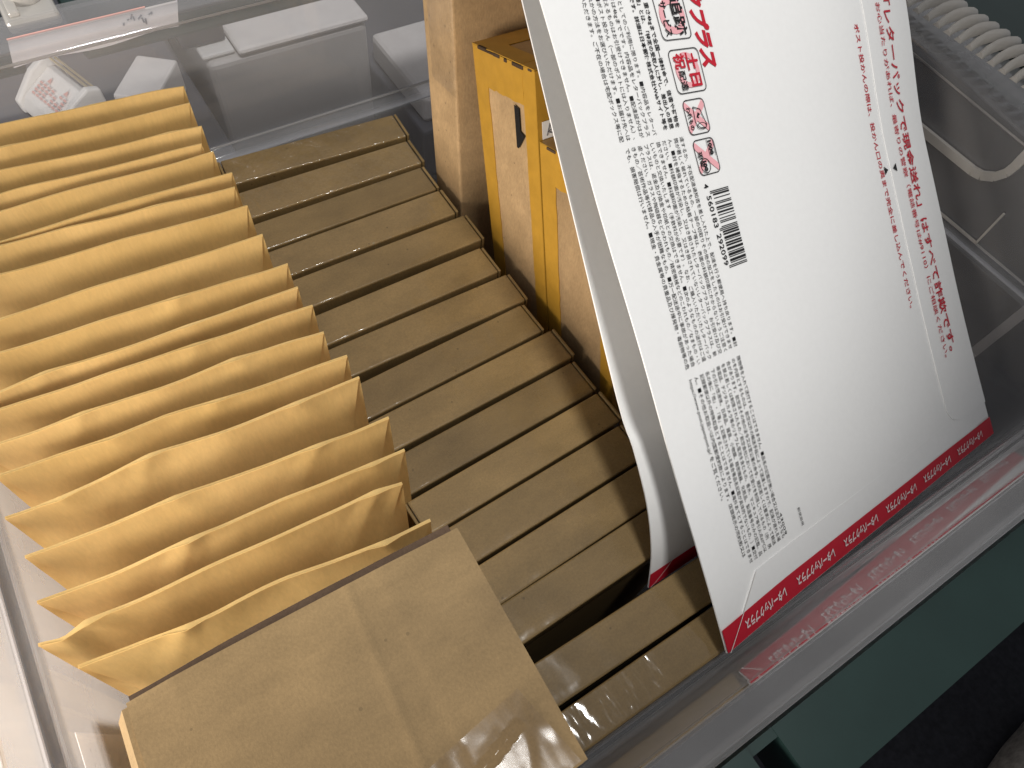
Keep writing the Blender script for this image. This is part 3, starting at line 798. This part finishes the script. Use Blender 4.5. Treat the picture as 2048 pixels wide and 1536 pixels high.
ringp('pink', circ(8.6, 9.4, 7.2), circ(8.6, 9.4, 5.0), 57.0, 238.7, 0.0004)
glyph('土日', 'red', 57.0, 238.7, 1.8, 10.2, 7.4, 0.22, 13.8); glyph('祝', 'red', 57.0, 238.7, 1.7, 2.9, 7.0, 0.15, 6.4); glyph('配達', 'black', 57.0, 238.7, 8.7, 3.6, 4.4, 0.06, 8.0)
for v0, tx in ((218.4, 'われもの'), (202.0, '現金')):
    CUR[0] = 'fragile_icon' if v0 > 210 else 'cash_icon'
    hh = 14.4 if v0 > 210 else 14.8
    icon(57.9, v0, hh, 13.4)
    for sgn in (1, -1):
        c = hh / 2
        poly('pink', [(c - 6.6, 1.2), (c - 4.6, 0.4), (c - 3.4, 0.8), (c + 6.6, 12.2), (c + 4.6, 13.0), (c + 3.4, 12.6)] if sgn == 1 else [(c - 6.6, 12.2), (c + 3.4, 0.8), (c + 4.6, 0.4), (c + 6.6, 1.2), (c - 3.4, 12.6), (c - 4.6, 13.0)], 57.9, v0, 0.0004 + 0.00004 * sgn)
    if tx == 'われもの':
        glyph(tx, 'black', 57.9, v0, 3.0, 1.5, 2.9, 0.07, 9.4)
        cup = [(3.2, 5.6), (4.6, 9.6), (11.0, 11.6), (12.4, 10.6), (12.0, 7.4), (10.4, 5.4), (9.2, 5.0)]
        for a, b in zip(cup, cup[1:] + cup[:1]):
            L = math.hypot(b[0] - a[0], b[1] - a[1]); s_ = (-(b[1] - a[1]) / L * .2, (b[0] - a[0]) / L * .2)
            poly('black', [(a[0] - s_[0], a[1] - s_[1]), (b[0] - s_[0], b[1] - s_[1]), (b[0] + s_[0], b[1] + s_[1]), (a[0] + s_[0], a[1] + s_[1])], 57.9, v0, 0.0006)
        ringp('black', [(a * 0.5, b) for a, b in circ(22.6, 8.4, 2.9)], [(a * 0.5, b) for a, b in circ(22.6, 8.4, 2.5)], 57.9, v0, 0.0006)
        poly('black', [(5.6, 7.8), (6.6, 9.0), (7.2, 7.6), (8.2, 7.9), (7.6, 6.4), (6.6, 7.0)], 57.9, v0, 0.0006)
    else:
        glyph(tx, 'black', 57.9, v0, 4.9, 1.5, 3.2, 0.06, 6.6)
        glyph('1000', 'black', 57.9, v0, 1.2, 9.3, 3.0, 0.16, 6.0)
        for b in (8.6, 12.4):
            poly('black', [(0.6, b), (7.6, b), (7.6, b + .25), (0.6, b + .25)], 57.9, v0, 0.0006)
        ringp('black', circ(11.0, 4.6, 3.1), circ(11.0, 4.6, 2.75), 57.9, v0, 0.0006)
        glyph('100', 'black', 57.9, v0, 8.9, 3.5, 2.8, 0.16, 4.4)
# barcode 4 560183 292099
Lc = ['0001101', '0011001', '0010011', '0111101', '0100011', '0110001', '0101111', '0111011', '0110111', '0001011']
par = {'4': 'LGLLGG'}['4']
code = '4560183292099'
bits = '101'
for c, p_ in zip(code[1:7], par):
    b = Lc[int(c)]
    bits += b if p_ == 'L' else ''.join('1' if q == '0' else '0' for q in b)[::-1]
bits += '01010' + ''.join(''.join('1' if q == '0' else '0' for q in Lc[int(c)]) for c in code[7:]) + '101'
CUR[0] = 'barcode'
mod = 33.0 / 95; i = 0
while i < 95:
    if bits[i] == '1':
        j = i
        while j < 95 and bits[j] == '1': j += 1
        lo = -1.6 if (i < 3 or i > 91 or 45 <= i <= 49) else 0
        poly('black', [(i * mod, lo), (j * mod, lo), (j * mod, 10.6), (i * mod, 10.6)], 62.6, 180.5)
        i = j
    else: i += 1
for ch, x0, ft in (('4', -3.4, 1.9), ('560183', 1.6, 13.6), ('292099', 17.9, 13.6)):
    glyph(ch, 'black', 62.6, 180.5, x0, -4.3, 4.0, 0.03, ft, 0.0004)
# small office marks
CUR[0] = 'office_print'
glyph('43009', 'black', 53.6, 37.6, 0, 0, 2.2, 0.0, 10.5, 0.0004)
glyph('郵便局用', 'black', 66.0, 34.5, 0, 0, 1.9, 0.0, 8.6, 0.0004)
# strip lettering, turned upside down
CUR[0] = 'strip_lettering'
for k in range(7):
    V, F = text_mesh('レターパックプラス', 4.6 * mm, 0.16 * mm, 0, 29.5 * mm)
    u_end = 13.6 + 38.2 * k
    if u_end + 29.5 < 247:
        put('whiteink', V, F, (u_end + 29.5) * mm, 7.1 * mm, 0.0012, 'flip')
for (nm, key), (V, F) in PRN.items():
    mesh(nm, V, F, M[key], E1)

# ------------------------------------------------------------------ things beyond the far clear wall
BT = -0.30
sb = mesh('slate_crate', *wbox(-0.55, 0.275, 1.52, 2.75, -0.60, BT), M['slate'], origin=P(-0.14, 2.1, -0.60), bevel=0.004)
tag(sb, 'slate grey crate beyond the far clear wall, carrying the white cutter', 'crate')
sb = mesh('slate_crate', *wbox(0.80, 1.9, 1.53, 2.9, -0.60, -0.42), M['slate'], origin=P(1.35, 2.2, -0.60), bevel=0.004)
tag(sb, 'low slate grey crate behind the tall kraft carton, outside the far wall', 'crate')
# white cutter with two brass rods
a = Vector((0.30, -0.95, 0)).normalized(); b = Vector((-0.95, -0.30, 0)).normalized()
c0 = P(-0.026, 1.955, BT) + EZ * 0.0005
tcut = thing('tape_cutter', c0 + a * 0.03 + b * 0.012, 'white plastic tape cutter with two brass rods, seen through the far wall', 'tape cutter')
LA = 0.175 * S
prof = [(0.0, 0.0), (0.038, 0.0), (0.040, 0.006), (0.034, 0.016), (0.006, 0.030), (0.0, 0.028)]
V = [c0 + a * t + b * p + EZ * q for t in (0.003, LA - 0.003) for p, q in prof]
k = len(prof)
body = mesh('body', V, [tuple(range(k - 1, -1, -1)), tuple(range(k, 2 * k))] + [(i, (i + 1) % k, k + (i + 1) % k, k + i) for i in range(k)], M['white'], tcut, bevel=0.0012)
for t0, t1 in ((-0.004, 0.0025), (LA - 0.0025, LA + 0.004)):
    pr = [(-0.008, 0.0), (0.040, 0.0), (0.041, 0.012), (0.020, 0.031), (0.004, 0.038), (-0.006, 0.034)]
    V = [c0 + a * t + b * p + EZ * q for t in (t0, t1) for p, q in pr]
    mesh('end_cheek', V, [tuple(range(5, -1, -1)), tuple(range(6, 12))] + [(i, (i + 1) % 6, 6 + (i + 1) % 6, 6 + i) for i in range(6)], M['white'], tcut, bevel=0.0016)
for off, zz in ((-0.0035, 0.0335), (0.0005, 0.0345)):
    mesh('brass_rod', *tube(c0 + a * 0.002 + b * off + EZ * zz, c0 + a * (LA - 0.002) + b * off + EZ * zz, 0.0011), M['brass'], tcut, True)
# faded red warning print on the sloping face
sl = ((b * (0.034 - 0.006) + EZ * (0.016 - 0.030))).normalized(); nsl = a.cross(sl); nsl = nsl if nsl.z > 0 else -nsl
base = c0 + b * 0.006 + EZ * 0.030 + nsl * 0.0018
V = []; F = []
def q2(x, y): return base + a * (0.016 + x) + sl * (0.006 + y)
for tri in (((0, 0.004), (0.005, 0.004), (0.0025, -0.001)), ((0.023, 0.004), (0.028, 0.004), (0.0255, -0.001))):
    kk_ = len(V); V += [q2(*p) for p in tri]; F.append((kk_, kk_ + 1, kk_ + 2))
for r_ in range(4):
    for c_ in range(7):
        if random.random() < 0.85:
            x = -0.006 + c_ * 0.0055; y = 0.0065 + r_ * 0.0036; kk_ = len(V)
            V += [q2(x, y), q2(x + 0.004, y), q2(x + 0.004, y + 0.0018), q2(x, y + 0.0018)]; F.append((kk_, kk_ + 1, kk_ + 2, kk_ + 3))
mesh('warning_print', V, F, M['pale_red'], tcut)
# white carton beside it
a = Vector((0.10, 0.13, 0)).normalized(); b = Vector((0.13, -0.10, 0)).normalized()
c0 = P(0.065, 1.765, BT) + EZ * 0.0005
o_ = mesh('white_carton', *frame_box(c0, a, b, EZ, 0, 0.165 * S, 0, 0.105 * S, 0, 0.09 * S), M['whitecard'], origin=c0 + a * 0.02 + b * 0.017, bevel=0.002)
tag(o_, 'small plain white carton set at an angle beside the tape cutter', 'carton')
# grey box with a white lid
gb = thing('grey_tub', P(0.53, 2.05, -0.60), 'large hazy grey tub with a white lid behind the far clear wall', 'tub')
mesh('body', *wbox(0.31, 0.765, 1.785, 2.32, -0.60, -0.215), M['greybag'], gb, bevel=0.006, seg=3)
mesh('lid', *wbox(0.395, 0.770, 1.78, 2.32, -0.213, -0.195), M['whitecard'], gb, bevel=0.003)
mesh('lid', *wbox(0.305, 0.392, 1.80, 2.00, -0.213, -0.200), M['white'], gb, bevel=0.002)
o_ = mesh('slate_case', *wbox(0.270, 0.388, 1.84, 2.06, -0.1985, -0.125), M['slate_dark'], origin=P(0.33, 1.95, -0.1985), bevel=0.004, seg=3)
tag(o_, 'small dark slate case resting on the near left corner of the grey tub', 'case')
o_ = mesh('white_tray', *wbox(0.82, 1.15, 1.56, 1.90, -0.419, -0.33), M['whitecard'], origin=P(1.0, 1.73, -0.419), bevel=0.005)
tag(o_, 'pale tray on the low slate crate, just left of the tall kraft carton', 'tray')
# pale object lying outside the right wall and grey lump on the dark floor
def egg(c, rx, ry, rz, rot, nu=20, nv=12, flat=0.35):
    ca, sa = math.cos(rot), math.sin(rot); V = []
    for j in range(nv + 1):
        ph = math.pi * j / nv
        for i in range(nu):
            th = 2 * math.pi * i / nu; ex = lambda q: math.copysign(abs(q) ** 0.6, q)
            x, y, z = rx * math.sin(ph) ** 0.6 * ex(math.cos(th)), ry * math.sin(ph) ** 0.6 * ex(math.sin(th)), rz * ex(math.cos(ph))
            V.append(c + Vector((ca * x - sa * y, sa * x + ca * y, z)))
    F = [(j * nu + i, j * nu + (i + 1) % nu, (j + 1) * nu + (i + 1) % nu, (j + 1) * nu + i) for j in range(nv) for i in range(nu)]
    return V, F
o_ = mesh('pale_pouch', *egg(P(1.72, 0.50, -0.52), 0.060, 0.030, 0.026, 1.9), M['pale_pouch'] if 'pale_pouch' in M else M['greycard'], None, True, origin=P(1.72, 0.50, -0.60))
tag(o_, 'pale pinkish pouch outside the bin, seen through the right wall', 'pouch')
lump = thing('grey_block', Vector((0.352, -0.207, 0)), 'dim grey rounded block on the black floor at the lower right corner', 'block')
mesh('body', *egg(Vector((0.352, -0.207, 0.03)), 0.06, 0.04, 0.03, 0.1), M['greyfab'], lump, True)
mesh('dark_socket', *frame_box(Vector((0.345, -0.184, 0.0575)), Vector((.8, .6, 0)), Vector((-.6, .8, 0)), EZ, -0.006, 0.006, -0.008, 0.008, -0.004, 0.0045), M['black'], lump, bevel=0.001)
